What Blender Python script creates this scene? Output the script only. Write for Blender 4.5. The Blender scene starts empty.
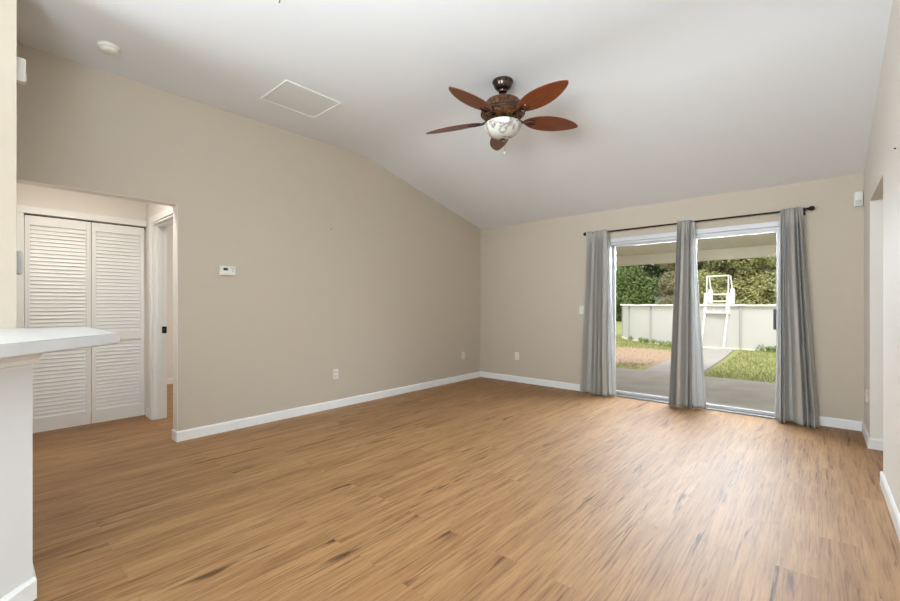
import bpy, bmesh, math, random
import numpy as np
from mathutils import Vector, Matrix
random.seed(7); rng = np.random.default_rng(7)
C = bpy.context.scene.collection
sc = bpy.context.scene

# ------------------------------------------------------------------ camera
F_PX, YAW, HZ, CAM_H = 419.52, 0.7207, 304.13, 1.201
cam_d = bpy.data.cameras.new('camera'); cam = bpy.data.objects.new('camera', cam_d); C.objects.link(cam)
cam_d.sensor_fit = 'HORIZONTAL'; cam_d.sensor_width = 36; cam_d.lens = F_PX * 36 / 900
cam_d.shift_y = (HZ - 300.5) / 900; cam_d.clip_start = .02
cam.location = (0, 0, CAM_H); cam.rotation_euler = (math.pi / 2, 0, YAW)
sc.camera = cam

# ------------------------------------------------------------------ sky and light
world = bpy.data.worlds.new('overcast_sky'); sc.world = world; world.use_nodes = True
wn = world.node_tree.nodes; wl = world.node_tree.links
wn['Background'].inputs[0].default_value = (.97, .97, 1.0, 1); wn['Background'].inputs[1].default_value = 1.6

def sun(name, rot, strength, angle, col):
    d = bpy.data.lights.new(name, 'SUN'); d.energy = strength; d.angle = math.radians(angle); d.color = col
    o = bpy.data.objects.new(name, d); C.objects.link(o); o.rotation_euler = [math.radians(a) for a in rot]
def area(name, loc, aim, sx, sy, power, col, spread=180):
    d = bpy.data.lights.new(name, 'AREA'); d.shape = 'RECTANGLE'; d.size = sx; d.size_y = sy; d.energy = power; d.color = col; d.spread = math.radians(spread)
    o = bpy.data.objects.new(name, d); C.objects.link(o); o.location = loc
    o.rotation_euler = (Vector(aim) - Vector(loc)).to_track_quat('-Z', 'Y').to_euler()
    return o
sun('hazy_sun', (38, 14, 0), 2.2, 25, (1, .96, .88))
area('rear_room_fill', (-3.15, -3.3, 1.55), (-2.2, 0, 1.75), 1.7, 1.7, 180, (.80, .91, 1))  # unseen lamp added before the closed rear wall to fill the room
area('bounced_flash', (-.35, -1.15, 1.35), (-.35, -1.0, 3.0), .7, .7, 146, (.79, .91, 1), 150)
area('far_ceiling_fill', (-.45, -.75, 1.95), (-1.5, 4.6, 2.75), .9, .9, 37, (.82, .93, 1), 110)  # lamp added near the camera to brighten the far ceiling and back wall
area('porch_glare_fill', (-1.15, 6.35, 2.28), (-1.15, 2.4, 0), 1.9, 1.3, 185, (.80, .90, 1), 120)  # added area lamp hidden under the porch roof, makes the floor glare
area('kitchen_ceiling_light', (-2.6, -1.6, 2.9), (-2.6, -1.6, 0), 1.3, .5, 2.5, (.88, .95, 1))
area('hall_ceiling_light', (-4.52, .60, 2.41), (-4.52, .60, 0), .12, .12, 8.5, (1, .96, .90))
area('bedroom_window_daylight', (-5.9, 4.3, 1.5), (-5.9, 2, 1.1), 1.4, 1.2, 40, (1, .98, .95))
area('side_room_light', (1.5, 4.2, 2.3), (1.5, 4.2, 0), .4, .4, 5, (1, .95, .88))
vs = sc.view_settings; vs.view_transform = 'Standard'; vs.look = 'None'; vs.gamma = 1; vs.use_curve_mapping = False
vs.exposure = 0.1

# ------------------------------------------------------------------ materials
def lin(c):
    return tuple(((v / 255) / 12.92 if v / 255 <= .04045 else ((v / 255 + .055) / 1.055) ** 2.4) for v in c) + (1,)
def mat(name, col, rough=.5, metal=0., bump=0., scale=60., var=0., vscale=3., spec=.5, trans=0.):
    m = bpy.data.materials.new(name); m.use_nodes = True
    nt = m.node_tree; n = nt.nodes; l = nt.links; b = n['Principled BSDF']
    b.inputs['Base Color'].default_value = lin(col); b.inputs['Roughness'].default_value = rough
    b.inputs['Metallic'].default_value = metal; b.inputs['Specular IOR Level'].default_value = spec
    b.inputs['Transmission Weight'].default_value = trans
    tc = n.new('ShaderNodeTexCoord')
    if var:
        t = n.new('ShaderNodeTexNoise'); t.inputs['Scale'].default_value = vscale; t.inputs['Detail'].default_value = 5
        l.new(tc.outputs['Object'], t.inputs['Vector'])
        r = n.new('ShaderNodeValToRGB')
        c = lin(col); r.color_ramp.elements[0].position = .3; r.color_ramp.elements[1].position = .7
        r.color_ramp.elements[0].color = tuple(v * (1 - var) for v in c[:3]) + (1,)
        r.color_ramp.elements[1].color = tuple(min(1, v * (1 + var)) for v in c[:3]) + (1,)
        l.new(t.outputs['Fac'], r.inputs['Fac']); l.new(r.outputs['Color'], b.inputs['Base Color'])
    if bump:
        t = n.new('ShaderNodeTexNoise'); t.inputs['Scale'].default_value = scale; t.inputs['Detail'].default_value = 3
        l.new(tc.outputs['Object'], t.inputs['Vector'])
        bp = n.new('ShaderNodeBump'); bp.inputs['Strength'].default_value = bump; bp.inputs['Distance'].default_value = .01
        l.new(t.outputs['Fac'], bp.inputs['Height']); l.new(bp.outputs['Normal'], b.inputs['Normal'])
    return m
def ramp(n, stops):
    r = n.new('ShaderNodeValToRGB'); e = r.color_ramp.elements
    while len(e) < len(stops): e.new(.5)
    for el, (p, c) in zip(e, stops): el.position = p; el.color = c
    return r

M = {}
M['wall'] = mat('beige_paint', (196, 184, 167), .7, bump=.08, scale=90, spec=.3)
M['cream'] = mat('cream_paint', (230, 225, 217), .7, bump=.08, scale=90, spec=.3)
M['ceiling'] = mat('white_ceiling_paint', (229, 231, 233), .85, bump=.05, scale=45, spec=.2)
M['white'] = mat('white_trim_paint', (236, 236, 234), .4)
M['halfwall'] = mat('white_panel_paint', (226, 227, 227), .55)
M['counter'] = mat('white_laminate', (200, 199, 197), .3, var=.02, vscale=20)
M['plastic'] = mat('white_plastic', (224, 221, 213), .4)
M['grey_plastic'] = mat('grey_plastic', (188, 188, 184), .4)
M['black'] = mat('black_gap', (20, 19, 18), .6)
M['lcd'] = mat('dark_display', (62, 60, 52), .25)
M['bronze'] = mat('dark_bronze', (84, 74, 68), .2, .95, var=.2, vscale=14)
M['rod'] = mat('oil_rubbed_bronze', (42, 30, 24), .38, .6)
M['alu'] = mat('white_aluminium', (194, 194, 195), .4, .1)
M['sill'] = mat('brushed_aluminium', (150, 150, 148), .4, .5)
M['handle'] = mat('grey_metal', (62, 62, 64), .45, .3)
M['concrete'] = mat('grey_concrete', (168, 162, 154), .9, bump=.3, scale=25, var=.10, vscale=2.5)
M['path'] = mat('pale_concrete', (168, 163, 156), .9, bump=.3, scale=25, var=.07, vscale=2.5)
M['soffit'] = mat('painted_aluminium_roof', (205, 200, 182), .45, var=.03)
M['beam'] = mat('cream_beam_paint', (206, 200, 178), .5)
M['poolwall'] = mat('pale_grey_steel_wall', (200, 200, 198), .5, var=.02, vscale=1.5)
M['poolrail'] = mat('white_resin', (238, 236, 228), .4)
M['post_grey'] = mat('grey_steel_upright', (178, 177, 173), .5)
M['water'] = mat('pool_water', (120, 165, 180), .05)
M['bark'] = mat('grey_brown_bark', (92, 78, 62), .9, bump=.6, scale=20, var=.25, vscale=6)
M['fence'] = mat('weathered_fence', (120, 112, 104), .9, var=.15, vscale=5)
M['housewall'] = mat('pale_siding', (214, 214, 212), .7)
M['roofing'] = mat('grey_shingle', (120, 118, 116), .9, var=.1, vscale=8)
M['winglass'] = mat('dark_window_glass', (70, 78, 84), .15)
M['strike'] = mat('dark_metal', (34, 32, 30), .35, .7)
M['chain'] = mat('brass_chain', (150, 130, 90), .3, .8)

def leaf_mat(name, cols):
    m = bpy.data.materials.new(name); m.use_nodes = True; n = m.node_tree.nodes; l = m.node_tree.links
    b = n['Principled BSDF']; b.inputs['Roughness'].default_value = .6; b.inputs['Specular IOR Level'].default_value = .3
    g = n.new('ShaderNodeNewGeometry'); r = ramp(n, [(i / (len(cols) - 1), lin(c)) for i, c in enumerate(cols)])
    l.new(g.outputs['Random Per Island'], r.inputs['Fac']); l.new(r.outputs['Color'], b.inputs['Base Color'])
    tr = n.new('ShaderNodeBsdfTranslucent'); l.new(r.outputs['Color'], tr.inputs['Color'])
    mx = n.new('ShaderNodeMixShader'); mx.inputs[0].default_value = .35
    l.new(b.outputs[0], mx.inputs[1]); l.new(tr.outputs[0], mx.inputs[2]); l.new(mx.outputs[0], n['Material Output'].inputs[0])
    return m
M['leaf_dark'] = leaf_mat('dark_green_leaves', [(94, 116, 68), (130, 150, 94), (166, 182, 124), (110, 132, 80)])
M['leaf_light'] = leaf_mat('yellow_green_leaves', [(142, 150, 94), (178, 182, 122), (192, 188, 138), (152, 156, 104)])
M['leaf_dry'] = leaf_mat('olive_brown_leaves', [(136, 136, 98), (166, 156, 120), (182, 172, 140), (126, 134, 90)])
M['grass'] = leaf_mat('grass_blades', [(122, 138, 76), (150, 160, 98), (176, 170, 118), (136, 148, 84)])
M['weed'] = leaf_mat('weed_leaves', [(112, 138, 66), (140, 160, 84), (170, 180, 120)])

def glass_mat():
    m = bpy.data.materials.new('clear_door_glass'); m.use_nodes = True; n = m.node_tree.nodes; l = m.node_tree.links
    t = n.new('ShaderNodeBsdfTransparent'); t.inputs[0].default_value = (.98, .98, .98, 1)
    g = n.new('ShaderNodeBsdfGlossy'); g.inputs['Roughness'].default_value = .02
    fr = n.new('ShaderNodeFresnel'); fr.inputs['IOR'].default_value = 1.05
    mx = n.new('ShaderNodeMixShader'); l.new(fr.outputs[0], mx.inputs[0]); l.new(t.outputs[0], mx.inputs[1]); l.new(g.outputs[0], mx.inputs[2])
    l.new(mx.outputs[0], n['Material Output'].inputs[0]); return m
M['glass'] = glass_mat()

def floor_mat():
    m = bpy.data.materials.new('oak_vinyl_planks'); m.use_nodes = True; n = m.node_tree.nodes; l = m.node_tree.links
    b = n['Principled BSDF']; tc = n.new('ShaderNodeTexCoord')
    mp = n.new('ShaderNodeMapping'); mp.inputs['Rotation'].default_value = (0, 0, math.pi / 2); l.new(tc.outputs['Object'], mp.inputs['Vector'])
    br = n.new('ShaderNodeTexBrick'); l.new(mp.outputs[0], br.inputs['Vector'])
    br.inputs['Scale'].default_value = 1; br.inputs['Brick Width'].default_value = 1.22; br.inputs['Row Height'].default_value = .15
    br.inputs['Mortar Size'].default_value = .0012; br.inputs['Mortar Smooth'].default_value = .3
    br.inputs['Color1'].default_value = (0, 0, 0, 1); br.inputs['Color2'].default_value = (1, 1, 1, 1); br.inputs['Mortar'].default_value = (.35, .35, .35, 1)
    br.offset = .37; br.offset_frequency = 2
    def noise(scale_xyz, sc_, detail, rough=.6, dist=0.):
        # per plank offset so the grain breaks at the seams
        mm = n.new('ShaderNodeMapping'); mm.inputs['Scale'].default_value = scale_xyz
        off = n.new('ShaderNodeVectorMath'); off.operation = 'MULTIPLY_ADD'
        l.new(br.outputs['Color'], off.inputs[0]); off.inputs[1].default_value = (3.1, 7.7, 5.3); l.new(tc.outputs['Object'], off.inputs[2])
        l.new(off.outputs[0], mm.inputs['Vector'])
        t = n.new('ShaderNodeTexNoise'); t.inputs['Scale'].default_value = sc_; t.inputs['Detail'].default_value = detail
        t.inputs['Roughness'].default_value = rough; t.inputs['Distortion'].default_value = dist
        l.new(mm.outputs[0], t.inputs['Vector']); return t
    base = ramp(n, [(0, lin((164, 123, 79))), (.5, lin((170, 129, 84))), (1, lin((176, 136, 91)))]); l.new(br.outputs['Color'], base.inputs['Fac'])
    def mul(a, fac_node, stops):
        r = ramp(n, stops); l.new(fac_node.outputs['Fac'], r.inputs['Fac'])
        x = n.new('ShaderNodeMix'); x.data_type = 'RGBA'; x.blend_type = 'MULTIPLY'; x.inputs['Factor'].default_value = 1
        l.new(a, x.inputs[6]); l.new(r.outputs['Color'], x.inputs[7]); return x.outputs[2]
    W = (1, 1, 1, 1)
    c = mul(base.outputs['Color'], noise((9, .7, 1), 2.2, 4), [(.3, (.70, .63, .56, 1)), (.6, W)])
    c = mul(c, noise((46, 1.6, 1), 2.0, 5, .65), [(.30, (.50, .42, .34, 1)), (.50, W)])
    c = mul(c, noise((13, 1.1, 1), 1.5, 3, .6, .5), [(.29, (.34, .27, .21, 1)), (.385, W)])
    c = mul(c, noise((140, 5, 1), 1.5, 2), [(.3, (.86, .83, .80, 1)), (.6, W)])
    l.new(c, b.inputs['Base Color'])
    g = noise((60, 3, 1), 2, 3)
    rr = n.new('ShaderNodeMapRange'); rr.inputs['To Min'].default_value = .50; rr.inputs['To Max'].default_value = .62
    l.new(g.outputs['Fac'], rr.inputs['Value']); l.new(rr.outputs[0], b.inputs['Roughness'])
    bp = n.new('ShaderNodeBump'); bp.inputs['Strength'].default_value = .12; bp.inputs['Distance'].default_value = .004
    l.new(g.outputs['Fac'], bp.inputs['Height']); l.new(bp.outputs[0], b.inputs['Normal'])
    b.inputs['Specular IOR Level'].default_value = .6
    return m
M['floor'] = floor_mat()

def blade_mat():
    m = bpy.data.materials.new('mahogany_blade'); m.use_nodes = True; n = m.node_tree.nodes; l = m.node_tree.links; b = n['Principled BSDF']
    tc = n.new('ShaderNodeTexCoord'); mp = n.new('ShaderNodeMapping'); mp.inputs['Scale'].default_value = (2, 28, 5); l.new(tc.outputs['Object'], mp.inputs[0])
    t = n.new('ShaderNodeTexNoise'); t.inputs['Scale'].default_value = 3; t.inputs['Detail'].default_value = 4; l.new(mp.outputs[0], t.inputs['Vector'])
    r = ramp(n, [(.3, lin((96, 44, 20))), (.7, lin((128, 66, 32)))]); l.new(t.outputs['Fac'], r.inputs['Fac']); l.new(r.outputs[0], b.inputs['Base Color'])
    b.inputs['Roughness'].default_value = .3; return m
M['blade'] = blade_mat()
def carve_mat():
    m = bpy.data.materials.new('carved_bronze'); m.use_nodes = True; n = m.node_tree.nodes; l = m.node_tree.links; b = n['Principled BSDF']
    tc = n.new('ShaderNodeTexCoord'); t = n.new('ShaderNodeTexVoronoi'); t.inputs['Scale'].default_value = 42; l.new(tc.outputs['Object'], t.inputs['Vector'])
    r = ramp(n, [(0, lin((146, 102, 58))), (.55, lin((92, 58, 36))), (1, lin((44, 28, 20)))]); l.new(t.outputs['Distance'], r.inputs['Fac']); l.new(r.outputs[0], b.inputs['Base Color'])
    bp = n.new('ShaderNodeBump'); bp.inputs['Strength'].default_value = .7; bp.inputs['Distance'].default_value = .01; bp.invert = True
    l.new(t.outputs['Distance'], bp.inputs['Height']); l.new(bp.outputs[0], b.inputs['Normal'])
    b.inputs['Metallic'].default_value = .5; b.inputs['Roughness'].default_value = .38; return m
M['carved'] = carve_mat()
def bowl_mat():
    m = bpy.data.materials.new('marbled_glass'); m.use_nodes = True; n = m.node_tree.nodes; l = m.node_tree.links; b = n['Principled BSDF']
    tc = n.new('ShaderNodeTexCoord'); t = n.new('ShaderNodeTexNoise'); t.inputs['Scale'].default_value = 4.5; t.inputs['Detail'].default_value = 2; t.inputs['Distortion'].default_value = 1.6
    l.new(tc.outputs['Object'], t.inputs['Vector'])
    r = ramp(n, [(.36, lin((214, 212, 206))), (.46, lin((202, 199, 192))), (.5, lin((132, 122, 112))), (.54, lin((204, 201, 195))), (.65, lin((216, 214, 209)))])
    l.new(t.outputs['Fac'], r.inputs['Fac']); l.new(r.outputs[0], b.inputs['Base Color'])
    b.inputs['Roughness'].default_value = .18; b.inputs['Subsurface Weight'].default_value = .15; b.inputs['Subsurface Radius'].default_value = (.03, .03, .03); return m
M['bowl'] = bowl_mat()
def fabric_mat(name, c1, c2, translucent):
    m = bpy.data.materials.new(name); m.use_nodes = True; n = m.node_tree.nodes; l = m.node_tree.links; b = n['Principled BSDF']
    tc = n.new('ShaderNodeTexCoord'); mp = n.new('ShaderNodeMapping'); mp.inputs['Scale'].default_value = (40, 40, 30); l.new(tc.outputs['Object'], mp.inputs[0])
    t = n.new('ShaderNodeTexNoise'); t.inputs['Scale'].default_value = 6; t.inputs['Detail'].default_value = 3; l.new(mp.outputs[0], t.inputs['Vector'])
    r = ramp(n, [(.3, lin(c1)), (.7, lin(c2))]); l.new(t.outputs['Fac'], r.inputs['Fac']); l.new(r.outputs[0], b.inputs['Base Color'])
    b.inputs['Roughness'].default_value = .65; b.inputs['Sheen Weight'].default_value = .2
    tr = n.new('ShaderNodeBsdfTranslucent'); l.new(r.outputs[0], tr.inputs[0]); mx = n.new('ShaderNodeMixShader'); mx.inputs[0].default_value = translucent
    l.new(b.outputs[0], mx.inputs[1]); l.new(tr.outputs[0], mx.inputs[2]); l.new(mx.outputs[0], n['Material Output'].inputs[0]); return m
M['curtain'] = fabric_mat('silver_grey_fabric', (176, 171, 164), (184, 180, 173), .10)
M['lining'] = fabric_mat('white_lining', (214, 214, 212), (226, 226, 224), .35)
def lawn_mat():
    m = bpy.data.materials.new('patchy_lawn'); m.use_nodes = True; n = m.node_tree.nodes; l = m.node_tree.links; b = n['Principled BSDF']
    tc = n.new('ShaderNodeTexCoord')
    t = n.new('ShaderNodeTexNoise'); t.inputs['Scale'].default_value = .8; t.inputs['Detail'].default_value = 6; l.new(tc.outputs['Object'], t.inputs['Vector'])
    # a worn bare patch of earth left of the walkway
    v = n.new('ShaderNodeVectorMath'); v.operation = 'SUBTRACT'; v.inputs[1].default_value = (-4.1, 11.6, 0); l.new(tc.outputs['Object'], v.inputs[0])
    v2 = n.new('ShaderNodeVectorMath'); v2.operation = 'MULTIPLY'; v2.inputs[1].default_value = (.42, .40, 0); l.new(v.outputs[0], v2.inputs[0])
    ln = n.new('ShaderNodeVectorMath'); ln.operation = 'LENGTH'; l.new(v2.outputs[0], ln.inputs[0])
    ad = n.new('ShaderNodeMath'); ad.operation = 'ADD'; l.new(ln.outputs['Value'], ad.inputs[0]); l.new(t.outputs['Fac'], ad.inputs[1])
    fr = ramp(n, [(.0, (1, 1, 1, 1)), (.62, (1, 1, 1, 1)), (.78, (0, 0, 0, 1))])
    hv = n.new('ShaderNodeMath'); hv.operation = 'MULTIPLY'; hv.inputs[1].default_value = .5; l.new(ad.outputs[0], hv.inputs[0]); l.new(hv.outputs[0], fr.inputs['Fac'])
    f2 = n.new('ShaderNodeTexNoise'); f2.inputs['Scale'].default_value = 14; f2.inputs['Detail'].default_value = 5; l.new(tc.outputs['Object'], f2.inputs['Vector'])
    gr = ramp(n, [(.3, lin((118, 136, 74))), (.5, lin((150, 156, 96))), (.7, lin((176, 164, 116)))]); l.new(f2.outputs['Fac'], gr.inputs['Fac'])
    er = ramp(n, [(.3, lin((152, 126, 102))), (.7, lin((188, 163, 138)))]); l.new(f2.outputs['Fac'], er.inputs['Fac'])
    x = n.new('ShaderNodeMix'); x.data_type = 'RGBA'; l.new(fr.outputs[0], x.inputs['Factor']); l.new(gr.outputs[0], x.inputs[6]); l.new(er.outputs[0], x.inputs[7])
    l.new(x.outputs[2], b.inputs['Base Color']); b.inputs['Roughness'].default_value = .95
    bp = n.new('ShaderNodeBump'); bp.inputs['Strength'].default_value = .6; bp.inputs['Distance'].default_value = .03
    l.new(f2.outputs['Fac'], bp.inputs['Height']); l.new(bp.outputs[0], b.inputs['Normal']); return m
M['lawn'] = lawn_mat()

# ------------------------------------------------------------------ mesh helpers
class MB:
    def __init__(s): s.bm = bmesh.new()
    def box(s, x0, y0, z0, x1, y1, z1, bev=0., rot=None, pivot=None):
        r = bmesh.ops.create_cube(s.bm, size=1); vv = r['verts']
        sx, sy, sz = x1 - x0, y1 - y0, z1 - z0; c = Vector(((x0 + x1) / 2, (y0 + y1) / 2, (z0 + z1) / 2))
        for v in vv: v.co = Vector((v.co.x * sx, v.co.y * sy, v.co.z * sz)) + c
        if bev:
            es = list({e for v in vv for e in v.link_edges})
            nb = bmesh.ops.bevel(s.bm, geom=es, offset=bev, segments=2, affect='EDGES', profile=.5)
            vv = list({v for f in nb['faces'] for v in f.verts} | {v for v in vv if v.is_valid})
        if rot is not None:
            p = Vector(pivot) if pivot else c
            for v in vv: v.co = p + rot @ (v.co - p)
        return s
    def prism(s, pts, d0, d1, axis='x'):
        """polygon given in the two other axes, extruded along axis from d0 to d1"""
        def mk(a, b, d): return {'x': (d, a, b), 'y': (a, d, b), 'z': (a, b, d)}[axis]
        A = [s.bm.verts.new(mk(a, b, d0)) for a, b in pts]; B = [s.bm.verts.new(mk(a, b, d1)) for a, b in pts]
        s.bm.faces.new(A); s.bm.faces.new(B[::-1]); k = len(pts)
        for i in range(k): s.bm.faces.new((A[i], B[i], B[(i + 1) % k], A[(i + 1) % k]))
        return s
    def lathe(s, prof, n=32, c=(0, 0, 0), cap=True):
        rings = []
        for r, z in prof:
            rings.append([s.bm.verts.new((c[0] + r * math.cos(2 * math.pi * i / n), c[1] + r * math.sin(2 * math.pi * i / n), c[2] + z)) for i in range(n)])
        for a, b in zip(rings, rings[1:]):
            for i in range(n): s.bm.faces.new((a[i], a[(i + 1) % n], b[(i + 1) % n], b[i]))
        if cap: s.bm.faces.new(rings[0][::-1]); s.bm.faces.new(rings[-1])
        return s
    def tube(s, pts, r, n=10):
        pts = [Vector(p) for p in pts]; rings = []
        rr = r if isinstance(r, (list, tuple)) else [r] * len(pts)
        up = None
        for i, p in enumerate(pts):
            d = ((pts[min(i + 1, len(pts) - 1)] - pts[max(i - 1, 0)])).normalized()
            if up is None: up = d.orthogonal().normalized()
            u = (up - d * up.dot(d)).normalized(); w = d.cross(u); up = u
            rings.append([s.bm.verts.new(p + (u * math.cos(2 * math.pi * k / n) + w * math.sin(2 * math.pi * k / n)) * rr[i]) for k in range(n)])
        for a, b in zip(rings, rings[1:]):
            for i in range(n): s.bm.faces.new((a[i], a[(i + 1) % n], b[(i + 1) % n], b[i]))
        s.bm.faces.new(rings[0][::-1]); s.bm.faces.new(rings[-1]); return s
    def sphere(s, c, r, sx=1, sy=1, sz=1, n=16):
        q = bmesh.ops.create_uvsphere(s.bm, u_segments=n, v_segments=max(6, n // 2), radius=r)
        for v in q['verts']: v.co = Vector((v.co.x * sx + c[0], v.co.y * sy + c[1], v.co.z * sz + c[2]))
        return s
    def build(s, name, m, parent=None, smooth=False, loc=None):
        """link as ONE object; with loc, geometry is in local coordinates of loc"""
        bmesh.ops.recalc_face_normals(s.bm, faces=s.bm.faces)
        me = bpy.data.meshes.new(name); s.bm.to_mesh(me); s.bm.free()
        me.materials.append(m)
        if smooth:
            for p in me.polygons: p.use_smooth = True
            if smooth != 'all':
                try: me.set_sharp_from_angle(angle=math.radians(40))
                except Exception: pass
        o = bpy.data.objects.new(name, me); C.objects.link(o)
        if parent: o.parent = parent
        if loc: o.location = loc
        return o
def tag(o, label=None, cat=None, group=None, kind=None):
    if label: o['label'] = label
    if cat: o['category'] = cat
    if group: o['group'] = group
    if kind: o['kind'] = kind
    return o
def struct(o): o['kind'] = 'structure'; return o
def empty(name, loc, rz=0.):
    o = bpy.data.objects.new(name, None); C.objects.link(o); o.location = loc; o.rotation_euler = (0, 0, rz); o.empty_display_size = .1; return o
def copy_tree(o, parent=None):
    c = o.copy(); C.objects.link(c); c.parent = parent
    for ch in [x for x in C.objects if x.parent == o]: copy_tree(ch, c)
    return c

# ------------------------------------------------------------------ room numbers
XL, XR, YB = -4.206, .322, 5.554        # left wall, right wall, back wall
ZF, YK, ZL = 3.027, 3.196, 2.44         # flat ceiling, kink, low end
SL = (ZF - ZL) / (YB - YK)
def cz(y): return ZF if y <= YK else ZF - SL * (y - YK)
YS = -3.5                                # wall behind the camera
T = .12
OPY0, OPY1, OPZ = .16, 1.185, 2.075       # hall opening
XC = -5.42                               # closet wall
YH = 1.235                               # hall wall with the bedroom doorway
RY0, RY1 = 3.985, 4.93                   # opening in right wall

struct(MB().box(-7.5, YS - .2, -.12, 2.2, YB + .13, 0).build('floor', M['floor']))
# ceiling slab, flat then sloping to the back wall
y1 = YB + .15
struct(MB().prism([(YS - .15, ZF), *[(YK - .3 + .6 * q / 20, ZF - SL * .3 * (q / 20) ** 2) for q in range(21)], (y1, ZF - SL * (y1 - YK)), (y1, ZF + .2), (YS - .15, ZF + .2)], XL - T, 2.2, 'x').build('ceiling', M['ceiling']))
struct(MB().box(-7.5, -.1, 2.44, XL - T, 4.6, 2.56).build('ceiling_hall', M['ceiling']))
# left wall
w = MB()
w.prism([(OPY1, 0), (YB, 0), (YB, cz(YB)), (YK, ZF), (OPY1, ZF)], XL - T, XL)
w.box(XL - T, OPY0, OPZ, XL, OPY1, ZF)
w.box(XL - T, YS, 0, XL, OPY0, ZF)
struct(w.build('wall_left', M['wall']))
# back wall with the sliding door opening
DX0, DX1, DZ = -2.10, -.235, 2.065
w = MB()
zt = cz(YB)
w.box(XL - T, YB, 0, DX0, YB + .15, zt).box(DX1, YB, 0, 2.2, YB + .15, zt).box(DX0, YB, DZ, DX1, YB + .15, zt)
struct(w.build('wall_back', M['wall']))
# right wall: near run, header over the side opening, stub by the back corner
w = MB()
w.prism([(YS, 0), (RY0, 0), (RY0, cz(RY0)), (YK, ZF), (YS, ZF)], XR, XR + T)
w.prism([(RY0, 2.06), (RY1, 2.06), (RY1, cz(RY1)), (RY0, cz(RY0))], XR, XR + T)
w.prism([(RY1, 0), (YB, 0), (YB, cz(YB)), (RY1, cz(RY1))], XR, XR + T)
struct(w.build('wall_right', M['cream']))
struct(MB().prism([(XR + T, 0), (2.2, 0), (2.2, 2.4), (XR + T, 2.4)], RY1, RY1 + .1, 'y').build('wall_side_room', M['wall']))
struct(MB().box(2.1, 2.4, 0, 2.2, RY1, 2.95).box(XR + T, 2.4, 0, 2.1, 2.5, 2.95).build('wall_side_room_end', M['cream']))
struct(MB().box(XL, YS - .12, 0, XR, YS, ZF).build('wall_front', M['cream']))
# full height partition left of the camera
XP = -3.30
struct(MB().box(XL, .03, 0, XP, OPY0, ZF).build('wall_partition', M['wall']))
# hall
w = MB()
w.box(XC - T, .03, 0, XC, .308, 2.44).box(XC - T, .308, 2.03, XC, YH, 2.44)
struct(w.build('wall_closet', M['cream']))
struct(MB().box(XC - .7, .2, 0, XC - .6, 1.3, 2.44).build('wall_closet_inside', M['cream']))
struct(MB().box(XC - T, .03, 0, XL - T, OPY0 - .02, 2.44).build('wall_hall_end', M['cream']))
HX0, HX1 = -5.20, -4.42
w = MB()
w.box(XC - T, YH, 0, HX0, YH + T, 2.44).box(HX1, YH, 0, XL - T, YH + T, 2.44).box(HX0, YH, 2.04, HX1, YH + T, 2.44)
struct(w.build('wall_hall', M['cream']))
struct(MB().box(-7.45, YH, 0, -7.33, 4.5, 2.44).box(-7.45, YH, 0, XC - T, YH + T, 2.44).box(-7.45, 4.5, 0, XL - T, 4.6, 2.44).build('wall_bedroom', M['cream']))

# baseboards: an eased top edge, 9 cm tall
def bb(name, p0, p1, nrm, h=.09, t=.014):
    """run from p0 to p1 on the wall face, nrm points into the room"""
    prof = [(0, 0), (t, 0), (t, h - .012), (t * .45, h), (0, h)]
    m = MB(); A = []; B = []
    for d, z in prof:
        A.append(m.bm.verts.new((p0[0] + nrm[0] * d, p0[1] + nrm[1] * d, z))); B.append(m.bm.verts.new((p1[0] + nrm[0] * d, p1[1] + nrm[1] * d, z)))
    m.bm.faces.new(A); m.bm.faces.new(B[::-1])
    for i in range(5): m.bm.faces.new((A[i], B[i], B[(i + 1) % 5], A[(i + 1) % 5]))
    return struct(m.build(name, M['white']))
bb('baseboard_left', (XL, OPY1 - .014), (XL, YB), (1, 0))
bb('baseboard_left_end', (XL - T, OPY1), (XL, OPY1), (0, -1))
bb('baseboard_back_left', (XL + .014, YB), (DX0 - .01, YB), (0, -1))
bb('baseboard_back_right', (DX1 + .01, YB), (XR, YB), (0, -1))
bb('baseboard_stub', (XR, RY1 - .014), (XR, YB - .014), (-1, 0))
bb('baseboard_side_room', (XR, RY1), (2.1, RY1), (0, -1))
bb('baseboard_right', (XR, YS), (XR, RY0), (-1, 0))
bb('baseboard_right_end', (XR - .014, RY0), (XR + T, RY0), (0, 1))
bb('baseboard_bedroom', (-7.33, YH + T), (-7.33, 4.5), (1, 0))
bb('baseboard_hall', (XC, YH), (HX0 - .065, YH), (0, -1), t=.008)

struct(MB().box(XL - T, OPY1 - .004, .0, XL - .002, OPY1, OPZ).box(XL - T, OPY0, OPZ - .004, XL - .002, OPY1, OPZ).build('trim_4', M['cream']))
# half wall with a clipped corner under the bar counter
hw = [(XP, .16), (-2.406, .162), (-1.2, -1.044), (-1.285, -1.129), (-2.456, .042), (XP, .04)]
struct(MB().prism(hw, 0, 1.018, 'z').build('wall_half', M['halfwall']))
def strip_along(pts, prof, close=False):
    """sweep a profile (offset outwards, z) along plan points, outwards = right of travel"""
    m = MB(); rows = []
    P = [Vector(p) for p in pts]
    for i, p in enumerate(P):
        def nr(a, b): d = (b - a).normalized(); return Vector((d.y, -d.x))
        if i == 0: n_ = nr(P[0], P[1])
        elif i == len(P) - 1: n_ = nr(P[-2], P[-1])
        else:
            a, b = nr(P[i - 1], p), nr(p, P[i + 1]); n_ = (a + b) / (1 + a.dot(b))
        rows.append([m.bm.verts.new((p.x + n_.x * d, p.y + n_.y * d, z)) for d, z in prof])
    k = len(prof)
    m.bm.faces.new(rows[0]); m.bm.faces.new(rows[-1][::-1])
    for a, b in zip(rows, rows[1:]):
        for i in range(k): m.bm.faces.new((a[i], b[i], b[(i + 1) % k], a[(i + 1) % k]))
    return m
run = [(-1.2, -1.044), (-2.406, .162), (XP, .16)]
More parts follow.
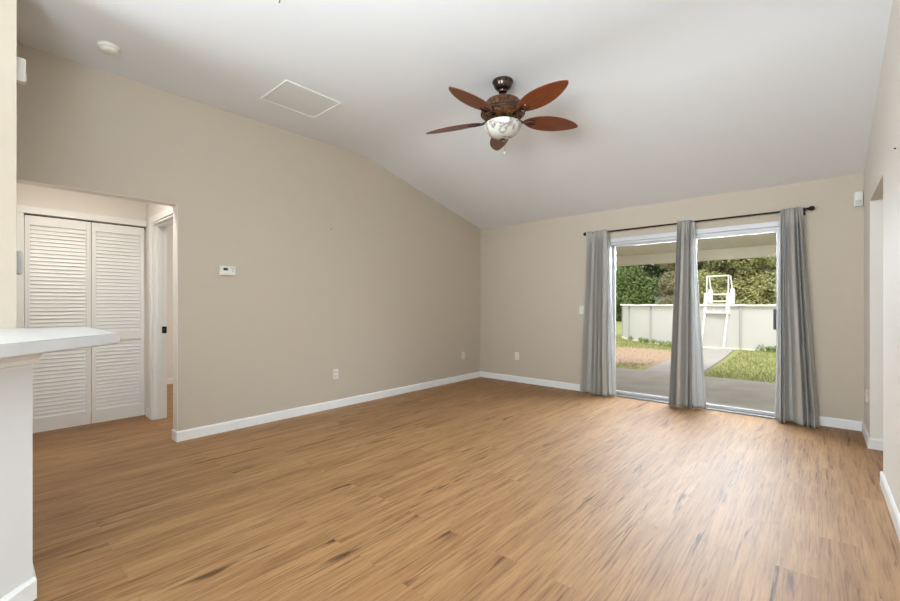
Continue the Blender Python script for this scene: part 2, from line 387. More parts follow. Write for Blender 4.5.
struct(strip_along(run, [(0, 0), (.012, 0), (.012, .075), (.005, .09), (0, .09)]).build('baseboard_half_wall', M['white']))
struct(strip_along(run, [(0, .948), (.009, .948), (.011, .958), (.016, .962), (.018, .978), (.030, .996), (.034, 1.003), (.034, 1.018), (0, 1.018)]).build('trim_1', M['white']))
# counter top
ct = [(XP, .45), (-2.425, .45), (-1.02, -.955), (-1.30, -1.235), (-2.55, -.0), (XP, -.02)]
r_ = MB().prism(ct, 1.018, 1.068, 'z'); bmesh.ops.bevel(r_.bm, geom=[e for e in r_.bm.edges], offset=.006, segments=2, affect='EDGES')
t_ = r_.build('bar_counter', M['counter'], smooth=True)
tag(t_, 'white laminate bar counter top with a clipped corner on the white half wall', 'counter')

# door casings in the hall
def casing(name, boxes): 
    m = MB()
    for b_ in boxes: m.box(*b_, bev=.004)
    return struct(m.build(name, M['white']))
casing('trim_2', [(XC, .243, 0, XC + .015, .308, 2.03), (XC, .243, 2.03, XC + .015, YH - .002, 2.095)])
casing('trim_3', [(HX0 - .065, YH - .016, 0, HX0, YH, 2.04), (HX1, YH - .016, 0, HX1 + .065, YH, 2.04), (HX0 - .065, YH - .016, 2.04, HX1 + .065, YH, 2.105)])
# door jamb lining with a stop and a dark strike plate
m = MB().box(HX0, YH - .002, 0, HX0 + .018, YH + T + .004, 2.022).box(HX1 - .018, YH - .002, 0, HX1, YH + T + .004, 2.022).box(HX0, YH - .002, 2.022, HX1, YH + T + .004, 2.04)
m.box(HX0 + .018, YH + .035, 0, HX0 + .029, YH + .075, 2.011).box(HX0 + .018, YH + .035, 2.011, HX1 - .018, YH + .075, 2.022)
dj = struct(m.build('door_3', M['white']))
sp = MB().box(HX0 + .0175, YH + .080, .895, HX0 + .0215, YH + .122, .965).build('strike_plate', M['strike'], dj)
MB().box(HX0 + .0212, YH + .092, .915, HX0 + .0222, YH + .110, .945).build('strike_hole', M['handle'], sp)

# closet bifold doors: two louvred leaves
cd = struct(empty('door_2', (XC, .79, 0)))
# dark head track in the gap over the leaves
MB().box(-.06, -.48, 2.0, -.04, .44, 2.028).build('head_track', M['black'], cd)
def leaf(ya, yb, nm):
    x0, x1 = -.033, -.003
    m = MB(); st = .034; zb, zt_ = .014, 2.014
    m.box(x0, ya, zb, x1, ya + st, zt_, .002).box(x0, yb - st, zb, x1, yb, zt_, .002)
    m.box(x0, ya + st, zt_ - .085, x1, yb - st, zt_).box(x0, ya + st, zb, x1, yb - st, zb + .13).box(x0, ya + st, .835, x1, yb - st, .925)
    for za, zc in ((zb + .13, .835), (.925, zt_ - .085)):
        k = round((zc - za) / .0365)
        for i in range(k):
            zz = za + (i + .5) * (zc - za) / k
            m.box(x0 + .012 - .026, ya + st - .004, zz - .003, x0 + .012 + .026, yb - st + .004, zz + .0035, rot=Matrix.Rotation(math.radians(72), 3, 'Y'))
    return m.build('door_leaf', M['white'], cd)
leaf(-.477, -.015, 0); leaf(-.009, .424, 1)

# ------------------------------------------------------------------ sliding glass door
sd = struct(empty('door_1', ((DX0 + DX1) / 2, YB, 0)))
ox = (DX0 + DX1) / 2
def P(x): return x - ox
fr = MB()
fr.box(P(DX0), -.03, 0, P(DX0) + .045, .13, DZ, .003).box(P(DX1) - .045, -.03, 0, P(DX1), .13, DZ, .003)
fr.box(P(DX0), -.03, DZ - .055, P(DX1), .13, DZ, .003).box(P(DX0), .0, DZ - .085, P(DX1), .02, DZ - .055)
fr.build('door_frame', M['alu'], sd)
MB().box(P(DX0) + .045, -.035, 0, P(DX1) - .045, .13, .018, .003).box(P(DX0) + .045, .005, 0.018, P(DX1) - .045, .008, .024).box(P(DX0) + .045, .055, .018, P(DX1) - .045, .060, .024).build('sill_track', M['sill'], sd)
def sash(xa, xb, ya, yb, wl_, wr):
    m = MB().box(xa, ya, .022, xa + wl_, yb, DZ - .058, .003).box(xb - wr, ya, .022, xb, yb, DZ - .058, .003)
    m.box(xa + wl_, ya, .022, xb - wr, yb, .056, .003).box(xa + wl_, ya, DZ - .105, xb - wr, yb, DZ - .058, .003)
    s_ = m.build('door_sash', M['alu'], sd)
    g = MB().box(xa + wl_ - .006, (ya + yb) / 2 - .003, .05, xb - wr + .006, (ya + yb) / 2 + .003, DZ - .10).build('glass_pane', M['glass'], s_)
    return s_
sash(P(DX0) + .045, P(-1.085), .066, .10, .03, .05)
s2 = sash(P(-1.12), P(DX1) - .045, .012, .046, .05, .052)
hx = P(DX1) - .045 - .03
h_ = MB().box(hx - .012, -.006, .93, hx + .014, .0125, 1.16, .003)
h_.box(hx - .004, -.05, .945, hx + .006, -.004, .965, .002).box(hx - .004, -.05, 1.125, hx + .006, -.004, 1.145, .002).box(hx - .008, -.062, .94, hx + .010, -.046, 1.15, .004)
tag(h_.build('handle', M['handle'], s2), 'grey metal pull handle')
h2 = MB().box(hx - .05, .046, .93, hx - .022, .075, 1.15, .004)
h2.build('outer_handle', M['handle'], s2)

# ------------------------------------------------------------------ curtains and rod
RY, RZ = YB - .09, 2.147
rod = tag(empty('curtain_rod', (-1.21, YB, RZ)), 'thin dark bronze curtain rod with ball finials above the sliding door', 'curtain rod')
MB().tube([(-1.135, -.09, 0), (1.125, -.09, 0)], .0095, 12).build('rod', M['rod'], rod, True)
for sg in (-1, 1):
    f_ = MB(); n = 14
    prof = [(.010, 0), (.013, .004), (.010, .012), (.016, .02), (.024, .034), (.024, .045), (.017, .058), (.006, .064)]
    f_.lathe(prof, 16)
    for v in f_.bm.verts: v.co = Vector((sg * (1.12 + v.co.z), -.09 + v.co.y, v.co.x))
    f_.build('finial', M['rod'], rod, True)
for xx in (-1.10, .05, 1.10):
    b_ = MB().box(xx - .012, -.012, -.05, xx + .012, -.0005, .03, .003).tube([(xx, -.01, -.01), (xx, -.05, -.022), (xx, -.09, -.017), (xx, -.103, -.006)], .006, 8)
    b_.build('bracket', M['rod'], rod, True)

def cloth(name, xt0, xt1, xb0, xb1, folds, seed, parent, m, ofs=0., ztop=RZ + .022, zbot=.006, amp=(.052, .066), flare=None, nu=150, nz=64, u0=0., u1=1., puddle=0.):
    r = np.random.default_rng(seed); ph = r.uniform(0, 6.28, 6); k2 = r.uniform(.6, 1.6, 3)
    me_v = []; 
    for j in range(nz + 1):
        tz = j / nz; z = ztop + (zbot - ztop) * tz
        e = tz ** 1.15
        a = xt0 + (xb0 - xt0) * e; b = xt1 + (xb1 - xt1) * e
        A = amp[0] + (amp[1] - amp[0]) * min(1, tz * 2.2) ** .7
        for i in range(nu + 1):
            u = u0 + (u1 - u0) * i / nu
            q = u * folds + .10 * math.sin(3.1 * tz * k2[0] + ph[0]) + .42 * math.sin(2 * math.pi * u * 1.3 + ph[1]) + .12 * math.sin(2 * math.pi * u * 3.1 + ph[3])
            s1 = math.sin(2 * math.pi * q); s1 = math.copysign(abs(s1) ** .9, s1)
            y = A * s1 + .10 * A * math.sin(2 * math.pi * q * 1.93 + ph[2] + 1.4 * tz * k2[1]) + .006 * math.sin(9 * tz + ph[3] + 8 * u)
            x = a + (b - a) * u + .06 * (b - a) / folds * math.sin(4 * math.pi * q + ph[4])
            hd = max(0., min(1., (z - (RZ - .17)) / .13)); hd = hd * hd * (3 - 2 * hd)
            y = y * (1 - .45 * hd) - .038 * hd
            if tz < .09:                                             # crinkled heading in front of the rod
                g = 1 - tz / .09; y = y * (1 - .35 * g) + .007 * g * math.sin(2 * math.pi * u * folds * 2.7 + ph[5])
            if flare: x += flare * max(0, tz - .55) ** 2 * u
            if puddle and tz > .93:
                g = (tz - .93) / .07; y -= puddle * g * g * (.5 + .5 * math.sin(7 * u + ph[2])); z = max(zbot, z)
            me_v.append((x, RY + ofs - .004 + y * .8, z))
    me = bpy.data.meshes.new(name)
    faces = [(j * (nu + 1) + i, j * (nu + 1) + i + 1, (j + 1) * (nu + 1) + i + 1, (j + 1) * (nu + 1) + i) for j in range(nz) for i in range(nu)]
    o_ = Vector(parent.location)
    me.from_pydata([tuple(Vector(v) - o_) for v in me_v], [], faces); me.materials.append(m)
    for p in me.polygons: p.use_smooth = True
    ob = bpy.data.objects.new(name, me); C.objects.link(ob); ob.parent = parent
    so = ob.modifiers.new('thickness', 'SOLIDIFY'); so.thickness = .003; so.offset = 0
    return ob
GC = 'grey curtains on the sliding door rod'
c1 = tag(empty('curtain', (-2.2, RY, 0)), 'grey curtain at the left end of the sliding door', 'curtain', GC)
cloth('fabric', -2.345, -2.055, -2.46, -2.055, 5, 3, c1, M['curtain'])
cloth('lining', -2.10, -2.055, -2.11, -1.95, 1.2, 11, c1, M['lining'], ofs=.02, amp=(.006, .018), nu=30, zbot=.012)
c2 = tag(empty('curtain', (-1.15, RY, 0)), 'grey curtain gathered narrow over the middle of the sliding door', 'curtain', GC)
cloth('fabric', -1.24, -1.095, -1.325, -1.09, 3.5, 5, c2, M['curtain'])
cloth('lining', -1.11, -1.065, -1.11, -.955, 1.1, 12, c2, M['lining'], ofs=.02, amp=(.006, .016), nu=30, zbot=.02)
c3 = tag(empty('curtain', (-.18, RY, 0)), 'grey curtain at the right end of the sliding door, bunched on the floor', 'curtain', GC)
cloth('fabric', -.285, -.115, -.29, .005, 4, 8, c3, M['curtain'], puddle=.10)
cloth('lining', -.30, -.255, -.335, -.25, 1.1, 13, c3, M['lining'], ofs=.02, amp=(.006, .016), nu=30, zbot=.012)

# ------------------------------------------------------------------ ceiling fan
FX, FY = -1.945, 2.87
fan = tag(empty('ceiling_fan', (FX, FY, ZF)), 'ceiling fan with five leaf-shaped reddish wood blades and a marbled glass bowl', 'fan')
MB().lathe([(.02, 0), (.084, 0), (.086, -.012), (.080, -.022), (.074, -.030), (.070, -.048), (.055, -.066), (.040, -.074), (.034, -.082), (.034, -.092), (.018, -.098)]).build('canopy', M['bronze'], fan, True)
MB().lathe([(.013, -.09), (.013, -.17)], 16).build('downrod', M['bronze'], fan, True)
hs = MB().lathe([(.02, -.128), (.034, -.132), (.040, -.142), (.10, -.152), (.138, -.172), (.156, -.202), (.156, -.235), (.172, -.248), (.174, -.272), (.152, -.302), (.112, -.322), (.09, -.330), (.02, -.330)], 48).build('motor_housing', M['carved'], fan, True)
rm = MB(); 
rm.lathe([(.1725, -.246), (.180, -.25), (.182, -.262), (.180, -.272), (.1715, -.276)], 48, cap=False); rm.build('rim_band', M['bronze'], hs, True)
MB().lathe([(.02, -.329), (.085, -.329), (.10, -.336), (.125, -.344), (.138, -.356), (.138, -.364), (.02, -.364)], 40).build('light_collar', M['bronze'], fan, True)
bw = MB().lathe([(0.146, -0.352), (0.151, -0.358), (0.150, -0.372), (0.140, -0.398), (0.120, -0.424), (0.088, -0.445), (0.051, -0.457), (0.010, -0.461)], 48).build('light_bowl', M['bowl'], fan, True)
MB().lathe([(.005, -.470), (.020, -.474), (.021, -.482), (.012, -.488), (.010, -.496), (.003, -.502)], 16).build('bowl_finial', M['bronze'], bw, True)
ch = MB().tube([(.018, 0, -.486), (.020, .004, -.53), (.018, .002, -.58)], .0018, 6).build('pull_chain', M['chain'], fan, True)
MB().lathe([(.002, -.578), (.008, -.584), (.013, -.592), (.013, -.598), (.006, -.604)], 12, (.018, .002, 0)).build('chain_pull', M['grey_plastic'], ch, True)
zbl = -.312; PH = math.radians(12.5)
def blade_mesh():
    m = MB(); N = 26; th = .006; top = []; bot = []
    r0, r1 = .185, .69
    ed = []
    for i in range(N + 1):
        t = i / N; t2 = .5 - .5 * math.cos(math.pi * t)
        wv = .090 * (math.sin(math.pi * (t2 ** .88)) ** .62 if 0 < t2 < 1 else 0)
        ed.append((r0 + (r1 - r0) * t2, max(wv, .004)))
    pts = [(r, w_) for r, w_ in ed] + [(r, -w_) for r, w_ in ed[::-1]]
    A = [m.bm.verts.new((r, v, -v * math.tan(PH) + th / 2)) for r, v in pts]; B = [m.bm.verts.new((r, v, -v * math.tan(PH) - th / 2)) for r, v in pts]
    k = N + 1
    for L_, flip in ((A, 0), (B, 1)):
        for i in range(N):
            q = (L_[i], L_[i + 1], L_[2 * k - 2 - i], L_[2 * k - 1 - i]); m.bm.faces.new(q[::-1] if flip else q)
    for i in range(2 * k): m.bm.faces.new((A[i], A[(i + 1) % (2 * k)], B[(i + 1) % (2 * k)], B[i]))
    return m
def iron_mesh():
    m = MB(); tp = math.tan(PH)
    # a forked arm from the motor flange under the blade root
    m.tube([(.12, 0, .004), (.165, 0, -.006), (.20, 0, -.011), (.235, 0, -.010)], [.012, .011, .010, .008], 8)
    for sg in (-1, 1):
        m.tube([(.195, 0, -.011), (.225, sg * .018, -sg * .018 * tp - .009), (.262, sg * .028, -sg * .028 * tp - .007), (.292, sg * .016, -sg * .016 * tp - .006)], [.009, .008, .007, .004], 8)
    return m
for k in range(5):
    a = math.radians(128 + 72 * k)
    if k == 0: b0 = bl = blade_mesh().build('blade', M['blade'], fan); i0 = ir = iron_mesh().build('blade_iron', M['bronze'], bl, True)
    else:
        bl = b0.copy(); C.objects.link(bl); bl.parent = fan; ir = i0.copy(); C.objects.link(ir); ir.parent = bl
    bl.matrix_local = Matrix.Translation((0, 0, zbl)) @ Matrix.Rotation(math.radians(-1.3), 4, Vector((-.66, .75, 0))) @ Matrix.Rotation(a, 4, 'Z')

# ------------------------------------------------------------------ small things on walls and ceiling
sm = tag(empty('smoke_detector', (-3.78, .64, ZF)), 'round white smoke detector on the ceiling near the left wall', 'smoke detector')
MB().lathe([(.01, 0), (.068, 0), (.070, -.012), (.064, -.022), (.01, -.022)], 32).build('base', M['plastic'], sm, True)
MB().lathe([(.01, -.021), (.055, -.022), (.050, -.034), (.036, -.042), (.01, -.044)], 32).build('cover', M['plastic'], sm, True)

ap = tag(empty('access_panel', (-3.482, 1.945, ZF)), 'square white panel with a thin frame flush in the ceiling', 'ceiling panel')
a_, b_ = .262, .232
m = MB()
m.box(-b_, -a_, -.008, b_, -a_ + .012, 0, .002).box(-b_, a_ - .012, -.008, b_, a_, 0, .002).box(-b_, -a_ + .012, -.008, -b_ + .012, a_ - .012, 0, .002).box(b_ - .012, -a_ + .012, -.008, b_, a_ - .012, 0, .002)
m.build('frame', M['white'], ap)
M['panel'] = mat('matt_panel_paint', (222, 222, 220), .8, bump=.1, scale=40)
MB().box(-b_ + .014, -a_ + .014, -.004, b_ - .014, a_ - .014, -.0005).build('panel', M['panel'], ap)

hk = tag(empty('ceiling_hook', (-2.40, 1.20, ZF)), 'small grey hook in the ceiling at the top edge of the photo', 'hook')
MB().lathe([(.002, 0), (.016, 0), (.014, -.006), (.003, -.008)], 16).build('base', M['grey_plastic'], hk, True)
MB().tube([(0, 0, -.006), (0, 0, -.018), (.008, 0, -.03), (0, 0, -.04), (-.009, 0, -.034)], .0025, 6).build('hook', M['handle'], hk, True)

th = tag(empty('thermostat', (XL, 1.590, 1.515)), 'small white thermostat with a dark display on the left wall', 'thermostat')
MB().box(0, -.074, -.045, .006, .074, .045, .002).build('back_plate', M['plastic'], th)
MB().box(.006, -.07, -.042, .028, .07, .042, .005).build('body', M['plastic'], th)
MB().box(.0275, -.042, .002, .0288, -.002, .026).build('display', M['lcd'], th)
for zz in (.018, -.004): MB().box(.0275, .034, zz - .005, .030, .050, zz + .005, .001).build('button', M['grey_plastic'], th)
MB().box(.0275, -.06, -.028, .0285, .02, -.025).build('cover_seam', M['grey_plastic'], th)

def outlet(loc, rz, label, group=None):
    o = tag(empty('wall_outlet', loc, rz), label, 'outlet', group)          # local +x points out of the wall
    MB().box(0, -.036, -.058, .006, .036, .058, .003).build('cover_plate', M['plastic'], o)
    for zz in (-.024, .024):
        r_ = MB().box(.0055, -.017, zz - .015, .009, .017, zz + .015, .004).build('receptacle', M['plastic'], o)
        MB().box(.0085, -.009, zz - .006, .0094, -.006, zz + .007).box(.0085, .006, zz - .006, .0094, .009, zz + .007).build('slots', M['lcd'], r_)
    return o
GO = 'wall outlets'
outlet((XL, 2.778, .392), 0, 'white wall outlet halfway along the left wall', GO)
outlet((XL, 5.10, .392), 0, 'white wall outlet on the left wall close to the back corner', GO)
outlet((-3.50, YB, .40), -math.pi / 2, 'white wall outlet on the back wall left of the curtains', GO)
outlet((XR, 5.22, .40), math.pi, 'white wall outlet on the narrow wall right of the curtains', GO)
cj = tag(empty('cable_jack', (XL, 5.225, .345)), 'small dark cable jack beside the outlet near the back corner', 'cable jack')
MB().lathe([(.003, 0), (.012, 0), (.012, .008), (.006, .009), (.006, .018), (.002, .018)], 12).build('socket', M['grey_plastic'], cj, True).rotation_euler = (0, math.pi / 2, 0)

sw = tag(empty('light_switch', (-2.455, YB, 1.122), -math.pi / 2), 'white light switch at the left edge of the left curtain', 'light switch')
MB().box(0, -.036, -.058, .006, .036, .058, .003).build('cover_plate', M['plastic'], sw)
MB().box(.005, -.005, -.012, .014, .005, .012, .002).build('toggle', M['plastic'], sw)

def sensor(loc, rz, label):
    o = tag(empty('motion_sensor', loc, rz), label, 'motion sensor', 'white motion sensors')
    MB().box(0, -.03, -.068, .042, .03, .068, .008).build('housing', M['plastic'], o, True)
    MB().box(.040, -.021, -.055, .047, .021, -.012, .004).build('lens', M['grey_plastic'], o, True)
    return o
sensor((.284, YB, 2.195), -math.pi / 2, 'white motion sensor high in the right corner of the back wall')
sensor((-3.42, OPY0, 2.53), math.pi / 2, 'white motion sensor high on the partition at the left edge')
kp = tag(empty('wall_keypad', (-3.40, OPY0, 1.435), math.pi / 2), 'grey keypad on the partition beside the hall opening', 'keypad')
MB().box(0, -.04, -.065, .026, .04, .065, .006).build('housing', M['grey_plastic'], kp, True)
for i in range(3):
    for j in range(3): MB().box(.0255, -.028 + i * .02, -.05 + j * .02, .028, -.013 + i * .02, -.036 + j * .02, .001).build('key', M['plastic'], kp)
nl = MB().tube([(XL - .012, 2.718, 2.058), (XL + .014, 2.718, 2.066)], [.003, .003], 8).build('nail', M['strike'], None, True)
tag(nl, 'tiny dark nail left in the bare left wall', 'nail')
nl = MB().tube([(XR + .012, 3.37, 2.06), (XR - .008, 3.37, 2.064)], [.003, .004], 8).build('screw', M['strike'], None, True)
tag(nl, 'tiny dark screw left high on the right wall', 'screw')

# ------------------------------------------------------------------ outside: porch, yard
GZ = -.16
struct(MB().box(-9, YB + .15, -.3, 4.5, 8.66, -.09).build('patio', M['concrete']))
struct(MB().prism([(-2.62, 8.66), (-1.68, 8.66), (-1.75, 12.2), (-1.85, 14.62), (-2.80, 14.66), (-2.66, 11.3)], -.3, -.115, 'z').build('walkway', M['path']))
# lawn as a gently uneven sheet
def lawn():
    m = MB(); nx, ny = 70, 80; V = {}
    for i in range(nx + 1):
        for j in range(ny + 1):
            x = -32 + 60 * i / nx; y = 8.6 + 40 * j / ny
            V[i, j] = m.bm.verts.new((x, y, GZ + .018 * math.sin(x * 1.3 + y * .7) * math.sin(y * .9)))
    for i in range(nx):
        for j in range(ny): m.bm.faces.new((V[i, j], V[i + 1, j], V[i + 1, j + 1], V[i, j + 1]))
    return m.build('lawn', M['lawn'], smooth='all')
struct(lawn())
# porch roof pan with ribs, front beam and posts
m = MB(); za, zb_ = 2.42, 2.16
m.prism([(YB + .15, za), (8.55, zb_), (8.55, zb_ + .07), (YB + .15, za + .07)], -9, 4.5, 'x')
for k in range(45):
    xx = -8.9 + k * .3
    m.prism([(YB + .15, za), (8.55, zb_), (8.55, zb_ - .006), (YB + .15, za - .006)], xx, xx + .012, 'x')
struct(m.build('porch_roof', M['soffit']))
struct(MB().box(-9, 8.55, 1.972, 4.5, 8.65, 2.25, .006).build('porch_beam', M['beam']))
for xx in (-4.6, .35):
    struct(MB().box(xx - .045, 8.555, -.09, xx + .045, 8.645, 1.972, .004).build('porch_post', M['beam']))

# above ground pool
PX, PY, PR = -2.30, 18.90, 3.95
pool = tag(empty('above_ground_pool', (PX, PY, GZ)), 'round above-ground pool with pale grey walls and a white top rail', 'pool')
PH_ = 1.30
def arc_band(r0, r1, z0, z1, n=96, a0=0., a1=2 * math.pi):
    m = MB(); full = abs(a1 - a0 - 2 * math.pi) < 1e-6; k = n if full else n + 1; rows = []
    for i in range(k):
        a = a0 + (a1 - a0) * i / n; c_, s_ = math.cos(a), math.sin(a)
        rows.append([m.bm.verts.new((r * c_, r * s_, z)) for r, z in ((r0, z0), (r1, z0), (r1, z1), (r0, z1))])
    for i in range(n):
        A, B = rows[i], rows[(i + 1) % k]
        for q in range(4): m.bm.faces.new((A[q], B[q], B[(q + 1) % 4], A[(q + 1) % 4]))
    if not full: m.bm.faces.new(rows[0]); m.bm.faces.new(rows[-1][::-1])
    return m
arc_band(PR - .03, PR, 0, PH_).build('pool_wall', M['poolwall'], pool, True)
arc_band(PR - .10, PR + .09, PH_, PH_ + .045).build('top_rail', M['poolrail'], pool, True)
arc_band(PR - .02, PR + .035, -.02, .05).build('bottom_track', M['poolrail'], pool, True)
MB().lathe([(.01, PH_ - .18), (PR - .035, PH_ - .18), (PR - .035, PH_ - .2), (.01, PH_ - .2)], 64).build('water', M['water'], pool)
NU = 18
for k in range(NU):
    a = math.radians(-81.7) + 2 * math.pi * k / NU
    u_ = MB().box(PR - .005, -.032, 0, PR + .04, .032, PH_, .012)
    for v in u_.bm.verts: v.co = Matrix.Rotation(a, 3, 'Z') @ v.co
    uo = u_.build('upright', M['post_grey'], pool)
    cp = MB().box(PR - .11, -.11, PH_ + .005, PR + .10, .11, PH_ + .06, .012)
    for v in cp.bm.verts: v.co = Matrix.Rotation(a, 3, 'Z') @ v.co
    cp.build('rail_cap', M['poolrail'], uo)

# pool ladder: local frame x across, y into the pool, straddling the wall
LX, LY = -2.32, 15.0
lad = tag(empty('pool_ladder', (LX, LY, GZ), math.radians(-8)), 'white pool ladder standing against the pool at the end of the walkway', 'ladder')
hwid = .30
for sg in (-1, 1):
    m = MB()
    m.tube([(sg * (hwid + .0), -.48, .03), (sg * hwid, -.10, 1.15), (sg * (hwid - .01), .0, 1.46)], .028, 8)
    m.build('outer_rail', M['poolrail'], lad, True)
    m = MB()
    m.prism([(-.13, 1.10), (-.02, 1.02), (.10, 1.10), (.12, 1.62), (.02, 1.70), (-.06, 1.68)], sg * hwid - .045, sg * hwid + .045, 'x')
    m.prism([(.30, 1.36), (.42, 1.30), (.44, 1.80), (.36, 1.84), (.32, 1.76)], sg * hwid - .045, sg * hwid + .045, 'x')
    m.prism([(.08, 1.36), (.32, 1.36), (.32, 1.58), (.08, 1.58)], sg * hwid - .026, sg * hwid + .026, 'x')
    m.build('side_panel', M['poolrail'], lad)
    m = MB(); m.tube([(sg * (hwid - .01), .0, 1.64), (sg * (hwid - .01), .02, 2.22), (sg * (hwid - .01), .22, 2.22), (sg * (hwid - .01), .38, 1.80)], .02, 8)
    m.build('handrail', M['poolrail'], lad, True)
    m = MB(); m.tube([(sg * hwid, .38, 1.36), (sg * hwid, .62, .2)], .028, 8); m.build('inner_rail', M['poolrail'], lad, True)
    MB().box(sg * hwid - .05, -.53, .0, sg * hwid + .05, -.43, .07, .008).build('foot', M['post_grey'], lad)
MB().tube([(-hwid, .03, 2.22), (hwid, .03, 2.22)], .022, 8).build('grab_bar', M['poolrail'], lad, True)
for yy, zz in ((-.13, 1.10), (-.03, 1.45), (.04, 1.66)):
    MB().box(-hwid, yy - .05, zz - .022, hwid, yy + .06, zz + .022, .006).build('step', M['poolrail'], lad)
MB().box(-hwid, .05, 1.345, hwid, .40, 1.385, .006).build('platform', M['poolrail'], lad)
MB().box(-hwid - .05, -.50, .01, hwid + .05, -.46, .05, .006).build('base_bar', M['poolrail'], lad)

# ------------------------------------------------------------------ planting
def leaves(centres, radii, n, size, mname, name, parent, origin, flat=.8):
    """leaf quads scattered on and in clumps; ONE mesh"""
    k = len(centres); idx = rng.choice(k, n, p=np.array(radii) ** 2 / np.sum(np.array(radii) ** 2))
    d = rng.normal(size=(n, 3)); d /= np.linalg.norm(d, axis=1)[:, None]
    rr = np.array(radii)[idx] * rng.uniform(.35, 1.05, n) ** .5
    p = np.array(centres)[idx] + d * rr[:, None] * np.array([1, 1, flat])
    nrm = d * .6 + rng.normal(size=(n, 3)) * .6 + np.array([0, 0, .4]); nrm /= np.linalg.norm(nrm, axis=1)[:, None]
    t = np.cross(nrm, rng.normal(size=(n, 3))); t /= np.linalg.norm(t, axis=1)[:, None]; b = np.cross(nrm, t)
    L_ = (size * rng.uniform(.6, 1.3, n))[:, None]; W_ = L_ * .5
    v = np.stack([p - t * L_, p - b * W_, p + t * L_, p + b * W_], 1).reshape(-1, 3) - np.array(origin)
    me = bpy.data.meshes.new(name); me.vertices.add(4 * n); me.vertices.foreach_set('co', v.astype(np.float32).ravel())
    me.loops.add(4 * n); me.loops.foreach_set('vertex_index', np.arange(4 * n, dtype=np.int32))
    me.polygons.add(n); me.polygons.foreach_set('loop_start', np.arange(0, 4 * n, 4, dtype=np.int32)); me.polygons.foreach_set('loop_total', np.full(n, 4, np.int32))
    me.update(); me.validate(); me.materials.append(M[mname])
    o = bpy.data.objects.new(name, me); C.objects.link(o); o.parent = parent
    return o
def tree(x, y, h, w_, low, n, size, mname, label, kind='tree'):
    root = tag(empty(kind, (x, y, GZ)), label, 'tree', 'trees behind the pool')
    m = MB(); m.tube([(0, 0, -.1), (.08, .05, h * .3), (-.05, .1, h * .62), (.05, 0, h * .85)], [.15, .12, .08, .03], 10)
    tr = m.build('trunk', M['bark'], root, True)
    cs = []; rs = []
    for q in range(44):
        a = random.uniform(0, 6.28) if q % 2 else random.uniform(3.3, 6.1); zz = low + (h - low) * random.random() ** 1.5
        rad = w_ * math.sqrt(max(.15, 1 - (zz / h) ** 3)) * random.uniform(.5, 1)
        cs.append((x + rad * math.cos(a), y + rad * .8 * math.sin(a), GZ + zz)); rs.append(random.uniform(.55, 1.15) * w_ * .36)
    for q in range(12):                                              # low skirts of foliage
        a = 3.3 + 2.8 * q / 11; cs.append((x + w_ * .75 * math.cos(a), y + w_ * .6 * math.sin(a), GZ + random.uniform(.5, 3.4))); rs.append(w_ * random.uniform(.25, .38))
    b = MB()
    for c_ in cs[:14]:
        e = Vector(c_) - Vector((x, y, GZ)); b.tube([(0, .05, max(.3, e.z * .5)), tuple(e * .6 + Vector((0, 0, e.z * .22))), tuple(e)], [.045, .03, .01], 6)
    b.build('branches', M['bark'], root, True)
    leaves(cs, rs, n, size, mname, 'foliage', root, (x, y, GZ)); return root
TL = [(-17.86, 43.43, 12.0, 4.2, .15, 'leaf_dark', 'dense dark green tree beyond the left end of the pool'),
      (-10.9, 35.66, 9.5, 3.4, .15, 'leaf_dark', 'tall dark green tree in the middle of the left door panel'),
      (-6.58, 32.8, 7.4, 1.8, .15, 'leaf_dry', 'olive brown tree showing left of the middle curtain'),
      (-5.3, 34.2, 7.6, 2.3, .15, 'leaf_dry', 'olive brown tree behind the pool ladder'),
      (-3.57, 31.5, 7.4, 2.5, .15, 'leaf_light', 'yellow-green tree right of the pool ladder'),
      (-1.95, 32.23, 7.2, 2.6, .15, 'leaf_light', 'yellow-green tree beside the right curtain')]
for (x, y, h, w_, low, mn, lb) in TL: tree(x, y, h, w_, low, 36000, .10, mn, lb)
# a thick row of evergreens closes the view behind them
for i in range(9):
    x = -21 + i * 3.3; y = 37.5 + (i % 2) * 1.4
    root = tag(empty('evergreen_bush', (x, y, GZ)), 'tall evergreen bush in the dense row behind the yard trees', 'bush', 'evergreen row behind the trees')
    cs = [(x + random.uniform(-1.8, 1.8), y + random.uniform(-.8, .8), GZ + .4 + q * .36) for q in range(21)]; rs = [random.uniform(.9, 1.4) for _ in cs]
    leaves(cs, rs, 6500, .2, 'leaf_dark', 'foliage', root, (x, y, GZ), 1.)
    MB().tube([(0, 0, -.1), (0, 0, 6)], [.12, .03], 8).build('trunk', M['bark'], root, True)
# low house far behind, glimpsed under the trees
hs_ = tag(empty('house', (-7.0, 34.6, GZ)), 'pale low house glimpsed between the ladder and the trees', 'house')
MB().box(-2.2, -.9, 0, 2.2, .9, 2.1).build('wall', M['housewall'], hs_)
MB().prism([(-1.1, 2.1), (1.1, 2.1), (0, 2.7)], -2.4, 2.4, 'x').build('roof', M['roofing'], hs_)
for xx in (-1.2, .1, 1.3):
    f_ = MB().box(xx - .4, -.93, 1.2, xx + .4, -.89, 1.95).build('window', M['white'], hs_); MB().box(xx - .35, -.94, 1.25, xx + .35, -.925, 1.9).build('pane', M['winglass'], f_)
# wooden fence at the far left
fn = tag(empty('yard_fence', (-14.5, 24.5, GZ)), 'weathered board fence at the far left of the yard', 'fence')
m = MB()
for i in range(40): m.box(-4 + i * .2, -.01, .03, -4 + i * .2 + .185, .012, 1.55 + .02 * math.sin(i * 2.3))
m.build('boards', M['fence'], fn)
for i in range(5): MB().box(-4 + i * 1.98, .012, 0, -3.9 + i * 1.98, .11, 1.6).build('post', M['fence'], fn)

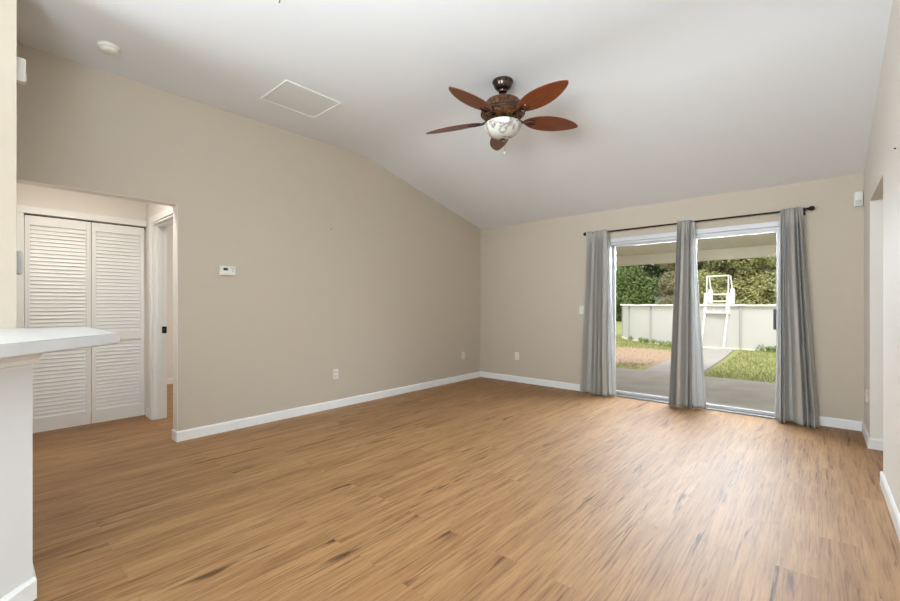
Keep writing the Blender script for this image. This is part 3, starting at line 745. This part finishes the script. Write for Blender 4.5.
# grass blades, uncountable: one object
def grass():
    n = 30000; x = rng.uniform(-7, 1.2, n); y = 8.68 + 9.5 * rng.uniform(0, 1, n) ** 1.2
    keep = ~((x > -2.84) & (x < -1.65) & (y < 14.7)) & (np.hypot(x - PX, y - PY) > PR + .06)
    # thin over the bare earth
    bare = np.hypot((x + 4.1) * .42, (y - 11.6) * .40) < .75
    keep &= ~(bare & (rng.uniform(0, 1, n) < .93))
    x, y = x[keep], y[keep]; n = len(x); a = rng.uniform(0, 6.28, n); hgt = rng.uniform(.025, .065, n); w_ = rng.uniform(.006, .012, n)
    lx, ly = rng.normal(0, .025, n), rng.normal(0, .025, n); z0 = np.full(n, GZ - .005)
    A = np.stack([x - np.cos(a) * w_, y - np.sin(a) * w_, z0], 1); B = np.stack([x + np.cos(a) * w_, y + np.sin(a) * w_, z0], 1); T_ = np.stack([x + lx, y + ly, GZ + hgt], 1)
    v = np.stack([A, B, T_], 1).reshape(-1, 3); me = bpy.data.meshes.new('grass_blades')
    me.vertices.add(3 * n); me.vertices.foreach_set('co', v.astype(np.float32).ravel()); me.loops.add(3 * n); me.loops.foreach_set('vertex_index', np.arange(3 * n, dtype=np.int32))
    me.polygons.add(n); me.polygons.foreach_set('loop_start', np.arange(0, 3 * n, 3, dtype=np.int32)); me.polygons.foreach_set('loop_total', np.full(n, 3, np.int32))
    me.update(); me.validate(); me.materials.append(M['grass']); o = bpy.data.objects.new('grass', me); C.objects.link(o)
    tag(o, 'short patchy grass of the yard between patio and pool', 'grass', kind='stuff')
grass()
# weeds along the foot of the pool
for (wx, wy) in ((-5.1, 16.2), (-4.6, 15.6), (-4.05, 15.15), (-3.5, 14.82), (-1.2, 14.95), (-.75, 15.1), (-.4, 15.2)):
    root = tag(empty('weed_clump', (wx, wy, GZ)), 'low leafy weed clump at the foot of the pool wall', 'weed', 'weeds along the pool wall')
    cs = [(wx + random.uniform(-.2, .2), wy + random.uniform(-.08, .08), GZ + random.uniform(.04, .13)) for _ in range(6)]
    leaves(cs, [.09] * 6, 220, .03, 'weed', 'foliage', root, (wx, wy, GZ))
